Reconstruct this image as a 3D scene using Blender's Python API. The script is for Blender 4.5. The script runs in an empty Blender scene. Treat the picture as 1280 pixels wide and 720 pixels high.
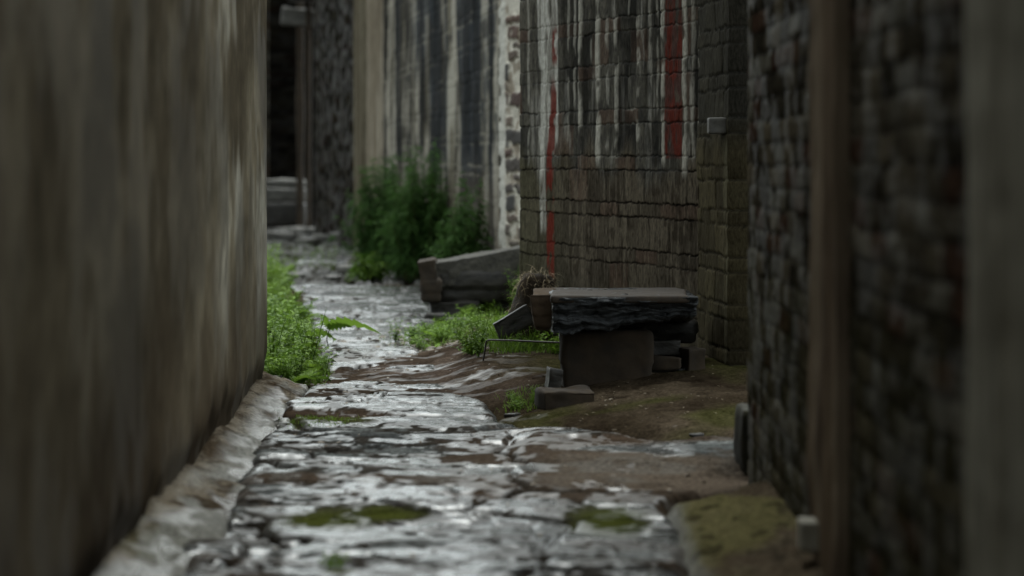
import bpy, bmesh, math, random
import numpy as np
from mathutils import Vector, Matrix, Euler

# ------------------------------------------------------------------ camera, sky, sun, exposure
S = bpy.context.scene
COL = S.collection
F, H, HX, HY = 3555.6, 1.0, 640.0, 200.0      # focal length in photo pixels, eye height, vanishing point
cam = bpy.data.cameras.new("camera")
camo = bpy.data.objects.new("camera", cam); COL.objects.link(camo)
cam.lens = 100; cam.sensor_width = 36; cam.shift_y = -0.125
cam.clip_start = 0.1; cam.clip_end = 2000
camo.location = (0, 0, H); camo.rotation_euler = (math.radians(90), 0, 0)
cam.dof.use_dof = True; cam.dof.focus_distance = 12.6; cam.dof.aperture_fstop = 2.6
S.camera = camo

EL, AZ = math.radians(62), math.radians(14)     # sun height, direction (from +Y towards +X)
W = bpy.data.worlds.new("World"); S.world = W; W.use_nodes = True
nt = W.node_tree; nt.nodes.clear()
sky = nt.nodes.new("ShaderNodeTexSky"); sky.sky_type = 'NISHITA'; sky.sun_disc = False
sky.sun_elevation = EL; sky.sun_rotation = AZ; sky.dust_density = 4; sky.air_density = 1.2; sky.ozone_density = 1
hs = nt.nodes.new("ShaderNodeHueSaturation"); hs.inputs['Saturation'].default_value = 0.12
bg = nt.nodes.new("ShaderNodeBackground"); bg.inputs['Strength'].default_value = 0.15
wo = nt.nodes.new("ShaderNodeOutputWorld")
nt.links.new(sky.outputs[0], hs.inputs['Color']); tn = nt.nodes.new("ShaderNodeVectorMath"); tn.operation = 'MULTIPLY'; tn.inputs[1].default_value = (.93, 1.0, .985)
nt.links.new(hs.outputs[0], tn.inputs[0]); nt.links.new(tn.outputs[0], bg.inputs[0]); nt.links.new(bg.outputs[0], wo.inputs[0])
sun = bpy.data.lights.new("sun", 'SUN'); sun.energy = 0.6; sun.angle = math.radians(60); sun.color = (1, .97, .92)
suno = bpy.data.objects.new("sun", sun); COL.objects.link(suno)
sd = Vector((math.sin(AZ)*math.cos(EL), math.cos(AZ)*math.cos(EL), math.sin(EL)))
suno.rotation_euler = sd.to_track_quat('Z', 'Y').to_euler()
S.view_settings.view_transform = 'Standard'; S.view_settings.look = 'None'
S.view_settings.gamma = 1; S.view_settings.use_curve_mapping = False
S.view_settings.exposure = 0.92

# ------------------------------------------------------------------ numpy noise
def _h(ix, iy, iz, seed):
    n = (ix*73856093) ^ (iy*19349663) ^ (iz*83492791) ^ (seed*2654435761 & 0x7fffffff)
    n = (n ^ (n >> 13)) * 1274126177 & 0x7fffffff
    n = (n ^ (n >> 16)) * 668265263 & 0x7fffffff
    return ((n ^ (n >> 15)) & 0xffff) / 65535.0
def vn2(x, y, seed=0):
    x = np.asarray(x, float); y = np.asarray(y, float)
    x, y = np.broadcast_arrays(x, y)
    xi = np.floor(x).astype(np.int64); yi = np.floor(y).astype(np.int64)
    fx = x-xi; fy = y-yi; fx = fx*fx*(3-2*fx); fy = fy*fy*(3-2*fy)
    z = np.zeros_like(xi)
    a = _h(xi, yi, z, seed); b = _h(xi+1, yi, z, seed); c = _h(xi, yi+1, z, seed); d = _h(xi+1, yi+1, z, seed)
    return (a*(1-fx)+b*fx)*(1-fy)+(c*(1-fx)+d*fx)*fy
def vn3(x, y, z, seed=0):
    xi = np.floor(x).astype(np.int64); yi = np.floor(y).astype(np.int64); zi = np.floor(z).astype(np.int64)
    fx = x-xi; fy = y-yi; fz = z-zi
    fx = fx*fx*(3-2*fx); fy = fy*fy*(3-2*fy); fz = fz*fz*(3-2*fz)
    r = 0
    for k, wz in ((0, 1-fz), (1, fz)):
        a = _h(xi, yi, zi+k, seed); b = _h(xi+1, yi, zi+k, seed); c = _h(xi, yi+1, zi+k, seed); d = _h(xi+1, yi+1, zi+k, seed)
        r = r+wz*((a*(1-fx)+b*fx)*(1-fy)+(c*(1-fx)+d*fx)*fy)
    return r
def fbm(x, y, o=4, seed=0, g=.5):
    r = 0; a = 1; t = 0
    for k in range(o):
        r = r+a*vn2(np.asarray(x)*2**k, np.asarray(y)*2**k, seed+k*17); t += a; a *= g
    return r/t
def fbm3(x, y, z, o=3, seed=0):
    r = 0; a = 1; t = 0
    for k in range(o):
        r = r+a*vn3(x*2**k, y*2**k, z*2**k, seed+k*17); t += a; a *= .5
    return r/t
def sm(a, b, x):
    t = np.clip((x-a)/(b-a), 0, 1); return t*t*(3-2*t)
def mix(a, b, t):
    t = np.asarray(t)[..., None]; return np.asarray(a)*(1-t)+np.asarray(b)*t
def rnd(i, j=0, s=0):
    i = np.asarray(i).astype(np.int64); j = np.asarray(j).astype(np.int64); i, j = np.broadcast_arrays(i, j)
    return _h(i, j, np.zeros_like(i), s)
def band(x, a, b, s):
    return sm(a-s, a+s, x)*(1-sm(b-s, b+s, x))

# ------------------------------------------------------------------ materials
def mat_attr(name, rough=(.35, .75), bump=.25, fine=60, stretch=(1, 1, 1), contrast=.35, bdist=.004, spec=.5, bump2=.0):
    """colour from the mesh's own albedo attribute, broken up by node noise; attribute alpha = wetness"""
    m = bpy.data.materials.new(name); m.use_nodes = True
    n = m.node_tree; N = n.nodes; L = n.links; b = N['Principled BSDF']
    at = N.new("ShaderNodeAttribute"); at.attribute_name = "albedo"
    tc = N.new("ShaderNodeAttribute"); tc.attribute_name = "suv"
    mp = N.new("ShaderNodeVectorMath"); mp.operation = 'MULTIPLY'; mp.inputs[1].default_value = stretch
    L.new(tc.outputs['Vector'], mp.inputs[0])
    ns = N.new("ShaderNodeTexNoise"); ns.inputs['Scale'].default_value = fine; ns.inputs['Detail'].default_value = 5; ns.inputs['Roughness'].default_value = .65
    L.new(mp.outputs[0], ns.inputs['Vector'])
    mr = N.new("ShaderNodeMapRange"); mr.inputs['From Min'].default_value = .3; mr.inputs['From Max'].default_value = .7
    mr.inputs['To Min'].default_value = 1-contrast; mr.inputs['To Max'].default_value = 1+contrast
    L.new(ns.outputs['Fac'], mr.inputs['Value'])
    mx = N.new("ShaderNodeVectorMath"); mx.operation = 'SCALE'
    L.new(at.outputs['Color'], mx.inputs[0]); L.new(mr.outputs[0], mx.inputs['Scale'])
    L.new(mx.outputs[0], b.inputs['Base Color'])
    r1 = N.new("ShaderNodeMapRange"); r1.inputs['To Min'].default_value = rough[1]; r1.inputs['To Max'].default_value = rough[0]
    L.new(at.outputs['Alpha'], r1.inputs['Value'])
    L.new(r1.outputs[0], b.inputs['Roughness'])
    sp = N.new("ShaderNodeMapRange"); sp.inputs['From Min'].default_value = .15; sp.inputs['To Min'].default_value = 0; sp.inputs['To Max'].default_value = spec
    L.new(at.outputs['Alpha'], sp.inputs['Value']); L.new(sp.outputs[0], b.inputs['Specular IOR Level'])
    bp = N.new("ShaderNodeBump"); bp.inputs['Strength'].default_value = bump; bp.inputs['Distance'].default_value = bdist
    L.new(ns.outputs['Fac'], bp.inputs['Height'])
    last = bp
    if bump2:
        n2 = N.new("ShaderNodeTexNoise"); n2.inputs['Scale'].default_value = fine*.22; n2.inputs['Detail'].default_value = 3
        L.new(mp.outputs[0], n2.inputs['Vector'])
        b2 = N.new("ShaderNodeBump"); b2.inputs['Strength'].default_value = bump2; b2.inputs['Distance'].default_value = bdist*4
        L.new(n2.outputs['Fac'], b2.inputs['Height']); L.new(bp.outputs[0], b2.inputs['Normal']); last = b2
    L.new(last.outputs[0], b.inputs['Normal'])
    return m

def mat_stone(name, c1, c2, rough=.4, scale=14, strata=1.0, bump=.5):
    m = bpy.data.materials.new(name); m.use_nodes = True
    N = m.node_tree.nodes; L = m.node_tree.links; b = N['Principled BSDF']
    tc = N.new("ShaderNodeTexCoord"); mp = N.new("ShaderNodeMapping"); mp.inputs['Scale'].default_value = (1, 1, strata)
    L.new(tc.outputs['Object'], mp.inputs['Vector'])
    ns = N.new("ShaderNodeTexNoise"); ns.inputs['Scale'].default_value = scale; ns.inputs['Detail'].default_value = 6; ns.inputs['Roughness'].default_value = .65
    L.new(mp.outputs[0], ns.inputs['Vector'])
    cr = N.new("ShaderNodeValToRGB"); cr.color_ramp.elements[0].position = .34; cr.color_ramp.elements[1].position = .68
    cr.color_ramp.elements[0].color = (*c1, 1); cr.color_ramp.elements[1].color = (*c2, 1)
    L.new(ns.outputs['Fac'], cr.inputs['Fac']); L.new(cr.outputs[0], b.inputs['Base Color'])
    mr = N.new("ShaderNodeMapRange"); mr.inputs['From Min'].default_value = .3; mr.inputs['From Max'].default_value = .7
    mr.inputs['To Min'].default_value = rough-.15; mr.inputs['To Max'].default_value = rough+.2
    L.new(ns.outputs['Fac'], mr.inputs['Value']); L.new(mr.outputs[0], b.inputs['Roughness'])
    b.inputs['Specular IOR Level'].default_value = .3
    bp = N.new("ShaderNodeBump"); bp.inputs['Strength'].default_value = bump; bp.inputs['Distance'].default_value = .012
    L.new(ns.outputs['Fac'], bp.inputs['Height']); L.new(bp.outputs[0], b.inputs['Normal'])
    return m

def mat_leaf(name, c1, c2, rough=.42, trans=.3):
    m = bpy.data.materials.new(name); m.use_nodes = True
    N = m.node_tree.nodes; L = m.node_tree.links; b = N['Principled BSDF']
    at = N.new("ShaderNodeAttribute"); at.attribute_name = "tone"
    oi = N.new("ShaderNodeObjectInfo")
    ad = N.new("ShaderNodeMath"); ad.operation = 'MULTIPLY_ADD'; ad.inputs[1].default_value = .5; L.new(oi.outputs['Random'], ad.inputs[0])
    hf = N.new("ShaderNodeMath"); hf.operation = 'MULTIPLY'; hf.inputs[1].default_value = .75
    L.new(at.outputs['Fac'], hf.inputs[0]); L.new(hf.outputs[0], ad.inputs[2])
    cr = N.new("ShaderNodeValToRGB"); cr.color_ramp.elements[0].color = (*c1, 1); cr.color_ramp.elements[1].color = (*c2, 1)
    L.new(ad.outputs[0], cr.inputs['Fac']); L.new(cr.outputs[0], b.inputs['Base Color'])
    b.inputs['Roughness'].default_value = rough; b.inputs['Specular IOR Level'].default_value = .1
    tr = N.new("ShaderNodeBsdfTranslucent"); L.new(cr.outputs[0], tr.inputs['Color'])
    mx = N.new("ShaderNodeMixShader"); mx.inputs[0].default_value = trans
    L.new(b.outputs[0], mx.inputs[1]); L.new(tr.outputs[0], mx.inputs[2]); L.new(mx.outputs[0], N['Material Output'].inputs[0])
    return m

# ------------------------------------------------------------------ object helpers
def tag(o, label=None, cat=None, group=None, kind=None):
    if label: o['label'] = label
    if cat: o['category'] = cat
    if group: o['group'] = group
    if kind: o['kind'] = kind
    return o
def empty(name, loc=(0, 0, 0)):
    o = bpy.data.objects.new(name, None); o.location = loc; COL.objects.link(o); o.empty_display_size = .1; return o
def mesh_np(name, V, Q, mat, parent=None, loc=(0, 0, 0), smooth=True, albedo=None, suv=None, tone=None, T=None):
    V = np.asarray(V, np.float32).reshape(-1, 3)
    me = bpy.data.meshes.new(name)
    Q = np.asarray(Q, np.int32).reshape(-1, 4) if Q is not None else np.zeros((0, 4), np.int32)
    T = np.asarray(T, np.int32).reshape(-1, 3) if T is not None else np.zeros((0, 3), np.int32)
    me.vertices.add(len(V)); me.vertices.foreach_set("co", V.ravel())
    me.loops.add(Q.size+T.size); me.loops.foreach_set("vertex_index", np.concatenate([Q.ravel(), T.ravel()]))
    me.polygons.add(len(Q)+len(T))
    st = np.concatenate([np.arange(len(Q))*4, Q.size+np.arange(len(T))*3]).astype(np.int32)
    me.polygons.foreach_set("loop_start", st)
    me.polygons.foreach_set("use_smooth", np.full(len(st), smooth))
    if albedo is not None:
        a = me.attributes.new("albedo", 'FLOAT_COLOR', 'POINT'); a.data.foreach_set("color", np.asarray(albedo, np.float32).ravel())
    if suv is not None:
        a = me.attributes.new("suv", 'FLOAT_VECTOR', 'POINT'); a.data.foreach_set("vector", np.asarray(suv, np.float32).ravel())
    if tone is not None:
        a = me.attributes.new("tone", 'FLOAT', 'POINT'); a.data.foreach_set("value", np.asarray(tone, np.float32).ravel())
    me.update(calc_edges=True); me.validate()
    me.materials.append(mat)
    o = bpy.data.objects.new(name, me); COL.objects.link(o); o.location = loc
    if parent: o.parent = parent
    return o
def gridq(nu, nv):
    i = np.arange(nu*nv).reshape(nv, nu)
    return np.stack([i[:-1, :-1], i[:-1, 1:], i[1:, 1:], i[1:, :-1]], -1).reshape(-1, 4)
def at(px, py, Y):
    return Vector(((px-HX)*Y/F, Y, H-(py-HY)*Y/F))
def gxy(px, py):
    Y = F*H/(py-HY); return ((px-HX)*Y/F, Y)

def wall(name, p0, p1, z0, z1, fn, mat, du=.01, dv=.006, thick=.3, parent=None, us=None, back=1):
    """thick wall from p0 to p1; its front (on the right-hand side of p0->p1 when back=1) is a relief of height fn"""
    p0 = np.array(p0, float); p1 = np.array(p1, float); d = p1-p0; Lw = np.hypot(*d); d /= Lw
    n = np.array([d[1], -d[0]])*back
    if us is None: us = np.linspace(0, Lw, max(2, int(Lw/du)))
    vs = np.linspace(z0, z1, max(2, int((z1-z0)/dv)))
    U, Vv = np.meshgrid(us, vs)
    disp, col, wet = fn(U, Vv)
    X = p0[0]+d[0]*U+n[0]*disp; Y = p0[1]+d[1]*U+n[1]*disp
    P = np.stack([X, Y, Vv], -1).reshape(-1, 3)
    nu, nv = len(us), len(vs)
    Q = gridq(nu, nv)
    if back < 0: Q = Q[:, ::-1]
    idx = np.arange(nu*nv).reshape(nv, nu)
    loop = np.concatenate([idx[0, :-1], idx[:-1, -1], idx[-1, :0:-1], idx[:0:-1, 0]])
    B = np.stack([p0[0]+d[0]*U-n[0]*thick, p0[1]+d[1]*U-n[1]*thick, Vv], -1).reshape(-1, 3)[loop]
    k = np.arange(len(loop)); base = nu*nv
    SQ = np.stack([loop[k], base+k, base+(k+1) % len(k), loop[(k+1) % len(k)]], -1)
    c = [0, nu-1, nu-1+nv-1, 2*(nu-1)+nv-1]
    BQ = np.array([[base+j for j in c]])
    if back > 0: BQ = BQ[:, ::-1]
    else: SQ = SQ[:, ::-1]
    A = np.concatenate([col, np.broadcast_to(wet, U.shape)[..., None]], -1).reshape(-1, 4)
    SU = np.stack([U, Vv, disp], -1).reshape(-1, 3)
    A = np.concatenate([A, A[loop]]); SU2 = np.concatenate([SU, SU[loop]+np.array([0, 0, .3])])
    return mesh_np(name, np.concatenate([P, B]), np.concatenate([Q, SQ, BQ]), mat, parent, albedo=A, suv=SU2)

def bricks(U, V, heights, L, seed, jit=.25, warp=.012, v0=0.0):
    """brick id, row id, distance to the nearest joint (m)"""
    Vw = V+warp*(fbm(U*2.2, V*3, 2, seed)-.5)*2+warp*.5*(vn2(U*9, V*9, seed+5)-.5)
    Vw = Vw+.012*(vn2(U*38, V*30, seed+6)-.5)+.006*(vn2(U*90, V*60, seed+7)-.5)
    Uw = U+warp*(fbm(U*3, V*4, 2, seed+9)-.5)*2+.014*(vn2(U*12, V*40, seed+8)-.5)
    H0 = np.array(heights, float); per = H0.sum(); cum = np.concatenate([[0], np.cumsum(H0)])
    q = (Vw-v0)/per; pi = np.floor(q); fr = (q-pi)*per
    k = np.clip(np.searchsorted(cum, fr, 'right')-1, 0, len(H0)-1)
    row = (pi*len(H0)+k).astype(np.int64)
    ve = np.minimum(fr-cum[k], cum[k+1]-fr)
    uo = Uw/L+.5*(row % 2)+jit*(rnd(row, 0, seed)-.5)*2
    ci = np.floor(uo).astype(np.int64); f = uo-ci
    ja = jit*.5*(rnd(ci, row, seed+3)-.5); jb = jit*.5*(rnd(ci+1, row, seed+3)-.5)
    left = f < ja; right = f > 1+jb
    bid = ci-left.astype(np.int64)+right.astype(np.int64)
    ue = np.minimum(np.abs(f-ja), np.abs(f-1-jb))*L
    return bid, row, np.minimum(ve, ue), ve, ue

G = np.array
# ------------------------------------------------------------------ ground, path
M_soil = mat_attr("wet_soil", (.25, .9), bump=.6, fine=70, contrast=.6, bdist=.010, bump2=.6, spec=.5)
M_path = mat_attr("wet_cement", (.17, .7), bump=.35, fine=80, stretch=(.7, .7, 1), contrast=.6, bdist=.004, spec=1.0, bump2=.2)

py_ = np.concatenate([np.linspace(900, 740, 40)[:-1], np.arange(740, 300, -.62), np.arange(300, 262, -.4)])
YS = F*H/(py_-HY)
def lerpY(tab, Y):
    t = np.array(tab, float); return np.interp(Y, t[:, 0], t[:, 1])
PL = [(5, -.76), (8.5, -.84), (11, -.92), (12, -.92), (13, -.86), (15.5, -1.02), (18, -1.28), (20, -1.5), (23, -1.75), (26, -2.0), (40, -3)]
PR = [(5, .40), (8.4, .42), (8.8, .80), (10.0, .80), (10.35, .28), (11, -.02), (12, -.17), (13, -.33), (15.5, -.52), (18, -.50), (20, -.56), (23, -.62), (26, -1.0), (40, -1.6)]
def path_edge(X, Y):
    """signed distance inside (+) / outside (-) of the paving"""
    w = .16*(fbm(X*3, Y*1.6, 3, 71)-.5)
    e = np.minimum(X-lerpY(PL, Y), lerpY(PR, Y)-X)+w
    end = (23.0+.5*(fbm(X*2, Y*0, 2, 73)-.5)-Y)*.25
    far = np.minimum(np.minimum(Y-28.6, 32.6-Y)*.3, np.minimum(X+2.15+.0*Y, -1.62-X))
    return np.maximum(np.minimum(e, end), far)
def dirt_cover(X, Y):
    a = band(Y, 11.9, 14.9, .45)*(1-.9*sm(-.5, -.95, X))
    a = np.maximum(a, 0)*(.55+.9*(fbm(X*1.6, Y*1.1, 3, 51)-.38))
    return np.clip(a, 0, 1.2)
def slabs(X, Y, sx=.80, sy=.62, seed=140):
    """irregular flat stones: own id, offset from the stone's centre, distance to the joint"""
    Xw = X+.10*(fbm(X*3, Y*3, 3, seed+1)-.5)*2; Yw = Y+.14*(fbm(X*3, Y*2, 3, seed+2)-.5)*2
    gx = np.floor(Xw/sx).astype(np.int64); gy = np.floor(Yw/sy).astype(np.int64)
    f1 = np.full(X.shape, 9.); f2 = f1.copy(); iid = np.zeros(X.shape); ox = f1*0; oy = f1*0
    for i in (-1, 0, 1):
        for j in (-1, 0, 1):
            cx = (gx+i+.15+.7*rnd(gx+i, gy+j, seed+3)); cy = (gy+j+.15+.7*rnd(gx+i, gy+j, seed+4))
            dx = Xw/sx-cx; dy = Yw/sy-cy; d = np.hypot(dx, dy); h = rnd(gx+i, gy+j, seed+5)
            n = d < f1
            f2 = np.where(n, f1, np.minimum(f2, d)); iid = np.where(n, h, iid); ox = np.where(n, dx*sx, ox); oy = np.where(n, dy*sy, oy)
            f1 = np.where(n, d, f1)
    return iid, ox, oy, f2-f1
def crack(X, Y):
    a = fbm(X*1.3+.2*Y, Y*1.5, 4, 21); b = fbm(X*2.6+9, Y*3.0, 3, 22)
    return np.maximum((1-sm(.010, .026, np.abs(a-.5)))*sm(.45, .58, fbm(X*2, Y*2, 2, 20)), (1-sm(.012, .030, np.abs(b-.52)))*sm(.5, .6, fbm(X*1.5, Y*1.5, 2, 24)))
def path_h(X, Y):
    e = path_edge(X, Y)
    n = fbm(X*1.7+.25*Y, Y*1.15, 4, 11, .55)
    k = n*11; t = np.floor(k); f = k-t
    ter = (t+.25*f+.75*sm(.90, .99, f))/11
    amp = .045*sm(5, 7, Y)*(1-.7*sm(14, 16, Y))*(1-.75*band(Y, 8.75, 10.15, .15)*sm(0, .2, X))
    z = (ter-.5)*amp+(.004*(fbm(X*6, Y*6, 3, 13)-.5)+.0075*(fbm(X*16, Y*20, 4, 15, .62)-.5))*(1-.6*sm(14, 16, Y))
    sid, ox, oy, gp = slabs(X, Y)
    sa = 1-.6*sm(14, 16, Y)-.8*band(Y, 8.6, 10.15, .15)*sm(0, .2, X)
    h2 = (sid*7.31) % 1; h3 = (sid*13.7) % 1
    z = z+sa*((sid-.5)*.022+ox*(h2-.5)*.035+oy*(h3-.5)*.045-.014*(1-sm(.01, .05, gp)))
    # cross cracks / lost patches
    c = fbm(X*1.1+3, Y*1.9, 4, 19)
    z = z-.016*sm(.60, .65, c)*(Y < 16)-.014*crack(X, Y)
    z = z-.05*sm(0.03, -.05, e)-.25*sm(-.05, -.4, e)
    # raised lip of the cement apron at the right
    z = z+.022*sm(9.15, 9.3, Y+.55*(X-.45))*band(Y, 8.0, 10.6, .2)*sm(-.05, .12, X)
    return z
def soil_h(X, Y):
    e = path_edge(X, Y)
    z = -.058+.07*sm(.10, -.30, e)+.018*(1-.75*band(Y, 11.2, 15.5, .5)*sm(.4, 0, X))*(fbm(X*2.5, Y*2, 4, 31)-.5)+.010*(fbm(X*14, Y*10, 3, 33)-.5)
    z = z+.068*band(Y, 11.7, 15.1, .5)*(1-.9*sm(-.5, -1.0, X))*(.82+.5*(fbm(X*.9, Y*.6, 2, 53)-.5))
    # mound beside the stone seat
    z = z+.06*sm(.1, .75, X)*band(Y, 10.4, 13.2, .5)
    z = z+.05*sm(-1.0, -1.5, X)*band(Y, 12.9, 22, 1)
    # lower, stony ground at the far end
    st = fbm(X*14, Y*7, 3, 35)
    z = z+(.05*sm(.45, .75, st)-.05)*sm(23.0, 23.6, Y)
    # worn gutter beside the bank
    z = z-.05*band(X, .30, .44, .05)*band(Y, 5.5, 8.6, .3)
    return z
NX = 420
s = np.linspace(0, 1, NX)
Xl = -1.75-.085*YS; Xr = 1.15+.01*YS
# columns: more of them where the lane is
X = Xl[:, None]+(Xr-Xl)[:, None]*s[None, :]; Yg = np.repeat(YS[:, None], NX, 1)
Q = gridq(NX, len(YS))
# soil sheet, carried on outwards to the horizon
z = soil_h(X, Yg)
big = fbm(X*3.1, Yg*2.2, 4, 41); sml = fbm(X*12, Yg*8, 3, 43)
c = mix(mix(G([.030, .0225, .0145]), G([.060, .046, .031]), sm(.35, .65, big)), G([.017, .012, .008]), sm(.5, .68, sml)*.7)
moss = sm(.40, .60, fbm(X*2.2, Yg*1.8, 3, 45))*np.clip(sm(-.3, .4, X)*1.0+band(Yg, 9.8, 11.3, .5)*.6*sm(-.2, .2, X)+sm(15, 17, Yg)*.4+.9*band(Yg, 26, 30, 1), 0, 1)
c = mix(c, G([.040, .040, .014]), moss*.8)
stn = sm(.5, .65, fbm(X*14, Yg*7, 3, 35))*sm(23, 23.6, Yg)
c = mix(c*(1-.6*sm(23, 23.6, Yg))[..., None], G([.055, .055, .052]), stn)
wet = np.clip(.10+.6*sm(.52, .66, fbm(X*2.6, Yg*3.4, 3, 47))*sm(.4, .6, fbm(X*17, Yg*9, 3, 49))+.3*stn, 0, .95)*(1-.8*sm(-.1, .3, X)*band(Yg, 9.8, 13.5, .5))
dc = np.clip(dirt_cover(X, Yg), 0, 1)*(1-sm(-.1, .25, X))
c = mix(c, mix(G([.050, .036, .028]), G([.100, .074, .060]), sm(.35, .65, fbm(X*9, Yg*5, 4, 48))), dc*.85)
gr = fbm(X*38, Yg*24, 3, 50); z = z+.010*(gr-.5); c = c*(.65+.7*gr)[..., None]
wet = np.clip(wet+.5*dc*sm(.56, .66, fbm(X*5, Yg*7, 3, 52)), 0, .95)
V = np.stack([X, Yg, z], -1).reshape(-1, 3)
A = np.concatenate([c, wet[..., None]], -1).reshape(-1, 4); SU = np.stack([X, Yg, z*0], -1).reshape(-1, 3)
R = 900.0
V = np.concatenate([V, [[-R, -R, -.32], [R, -R, -.32], [R, R, -.32], [-R, R, -.32]]])
SU = np.concatenate([SU, V[-4:]]); A = np.concatenate([A, np.tile([[.05, .045, .035, .2]], (4, 1))])
n0 = len(V)-4
g = mesh_np("ground", V, np.concatenate([Q, [[n0, n0+1, n0+2, n0+3]]]), M_soil, albedo=A, suv=SU); tag(g, kind='structure')
# paving sheet
z = path_h(X, Yg)
n1 = fbm(X*1.2+3, Yg*1.9, 4, 19); n2 = fbm(X*4, Yg*3, 4, 23); n3 = fbm(X*11, Yg*7, 3, 25)
c = mix(G([.050, .053, .052]), G([.105, .110, .107]), sm(.35, .65, n2))
c = mix(c, G([.032, .027, .022]), sm(.50, .64, n3)*.85)
spk = sm(.60, .72, fbm(X*30, Yg*16, 3, 28)+.25*(fbm(X*1.2, Yg*1.3, 3, 30)-.5)); c = mix(c, G([.022, .019, .015]), spk*.8)
dirtm = np.clip(sm(.57, .67, fbm(X*1.5, Yg*2.6, 4, 27)+.06*sm(-.1, .4, X))*.75*(1-sm(15, 16, Yg))+sm(.60, .66, n1)*(Yg < 16), 0, 1)
c = mix(c, G([.045, .031, .021]), dirtm*.9)
ck = crack(X, Yg); c = mix(c, G([.012, .010, .008]), ck*.9)
sid, ox, oy, gp = slabs(X, Yg); jn = (1-sm(.008, .04, gp))*(1-.7*sm(14, 16, Yg))*sm(.3, .5, fbm(X*2.3, Yg*2, 3, 64)+.08)
c = c*(.8+.5*sid)[..., None]; c = mix(c, G([.020, .016, .012]), jn*.9); ck = np.maximum(ck*.6, jn)
apron = sm(0, .2, X)*band(Yg, 8.6, 9.45+.25*(fbm(X*3, Yg*0, 2, 62)-.5)-.2*(X-.4), .08)
c = mix(c, G([.075, .060, .046]), apron*.75)
ms = np.zeros_like(X)
for (mx_, my_, rx, ry) in ((-.52, 8.0, .16, .25), (-.36, 8.1, .14, .16), (-.72, 11.05, .2, .25), (-.95, 6.9, .12, .3), (-.42, 6.9, .05, .08), (.27, 7.9, .13, .4)):
    ms = np.maximum(ms, 1-sm(.3, 1.25, np.hypot((X-mx_)/rx, (Yg-my_)/ry)))
ms = ms*sm(.3, .5, fbm(X*9, Yg*7, 3, 29)+.25*ms)
c = mix(c, G([.045, .052, .010]), ms*.9)
wet = np.clip(.10+sm(.35, .48, .5*fbm(X*1.6+1, Yg*1.9, 4, 61)+.5*fbm(X*4, Yg*7, 6, 63, .66))-.9*dirtm*sm(.3, .5, n2)-.65*sm(.52, .64, n3)-.6*spk-.9*ms-.9*ck-1.0*apron*sm(.25, .45, n2)+.5*sm(15, 16, Yg), .0, 1)*(1-sm(.5, .66, X))
V = np.stack([X, Yg, z], -1).reshape(-1, 3)
A = np.concatenate([c, wet[..., None]], -1).reshape(-1, 4)
g = mesh_np("path", V, Q, M_path, albedo=A, suv=SU[:-4]); tag(g, kind='structure')
def gz(x, y):
    x = np.array([[float(x)]]); y = np.array([[float(y)]])
    return float(max(soil_h(x, y)[0, 0], path_h(x, y)[0, 0]))

# mossy bank against the right-hand wall
def bank():
    ys = np.linspace(2.5, 9.05, 300); ss = np.linspace(0, 1, 60)
    Sg, Yb = np.meshgrid(ss, ys)
    l = .39+.05*(fbm(Yb*1.7, Yb*0, 3, 81)-.5)+.10*sm(8.3, 9.0, Yb)
    Xb = l+(.80-l)*Sg
    zadd = .016*(fbm(Xb*28, Yb*12, 3, 84)-.5)
    zb = zadd-.085+.085*sm(0, .22, Sg)+.085*Sg+.035*(fbm(Xb*5, Yb*2.2, 4, 83)-.5)
    zb = zb-.13*sm(8.1, 9.05, Yb+.3*(fbm(Xb*5, Yb*0, 3, 85)-.5))
    f1_ = fbm(Xb*4, Yb*1.6, 4, 87); f2_ = fbm(Xb*22, Yb*9, 3, 88)
    cc = mix(G([.065, .050, .034]), G([.135, .110, .075]), sm(.35, .65, .5*f1_+.5*f2_))
    cc = mix(cc, G([.105, .098, .036]), sm(.44, .62, f1_+.10*(1-Sg)+.06*sm(7.4, 8.4, Yb))*(.45+.5*f2_))
    cc = mix(cc, G([.018, .015, .011]), sm(.56, .68, f2_)*.7)
    cc = mix(cc, G([.17, .17, .16]), (1-sm(.08, .28, Sg+.12*(f2_-.5)))*.85)
    w = .12+.7*(1-sm(.05, .25, Sg))
    o = mesh_np("bank", np.stack([Xb, Yb, zb], -1), gridq(60, 300), M_soil,
                albedo=np.concatenate([cc, w[..., None]], -1), suv=np.stack([Xb, Yb, zb], -1))
    tag(o, kind='structure')
bank()

# ------------------------------------------------------------------ walls
M_plaster = mat_attr("damp_plaster", (.45, .8), bump=.25, fine=26, stretch=(1, .5, 1), contrast=.22, bdist=.003, spec=.06)
M_brick = mat_attr("grey_brick", (.28, .75), bump=.7, fine=95, stretch=(1, .3, 1), contrast=.5, bdist=.003, spec=.02)
M_brick2 = mat_attr("dark_brick", (.4, .9), bump=.5, fine=60, contrast=.5, bdist=.005, spec=.15)

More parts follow.
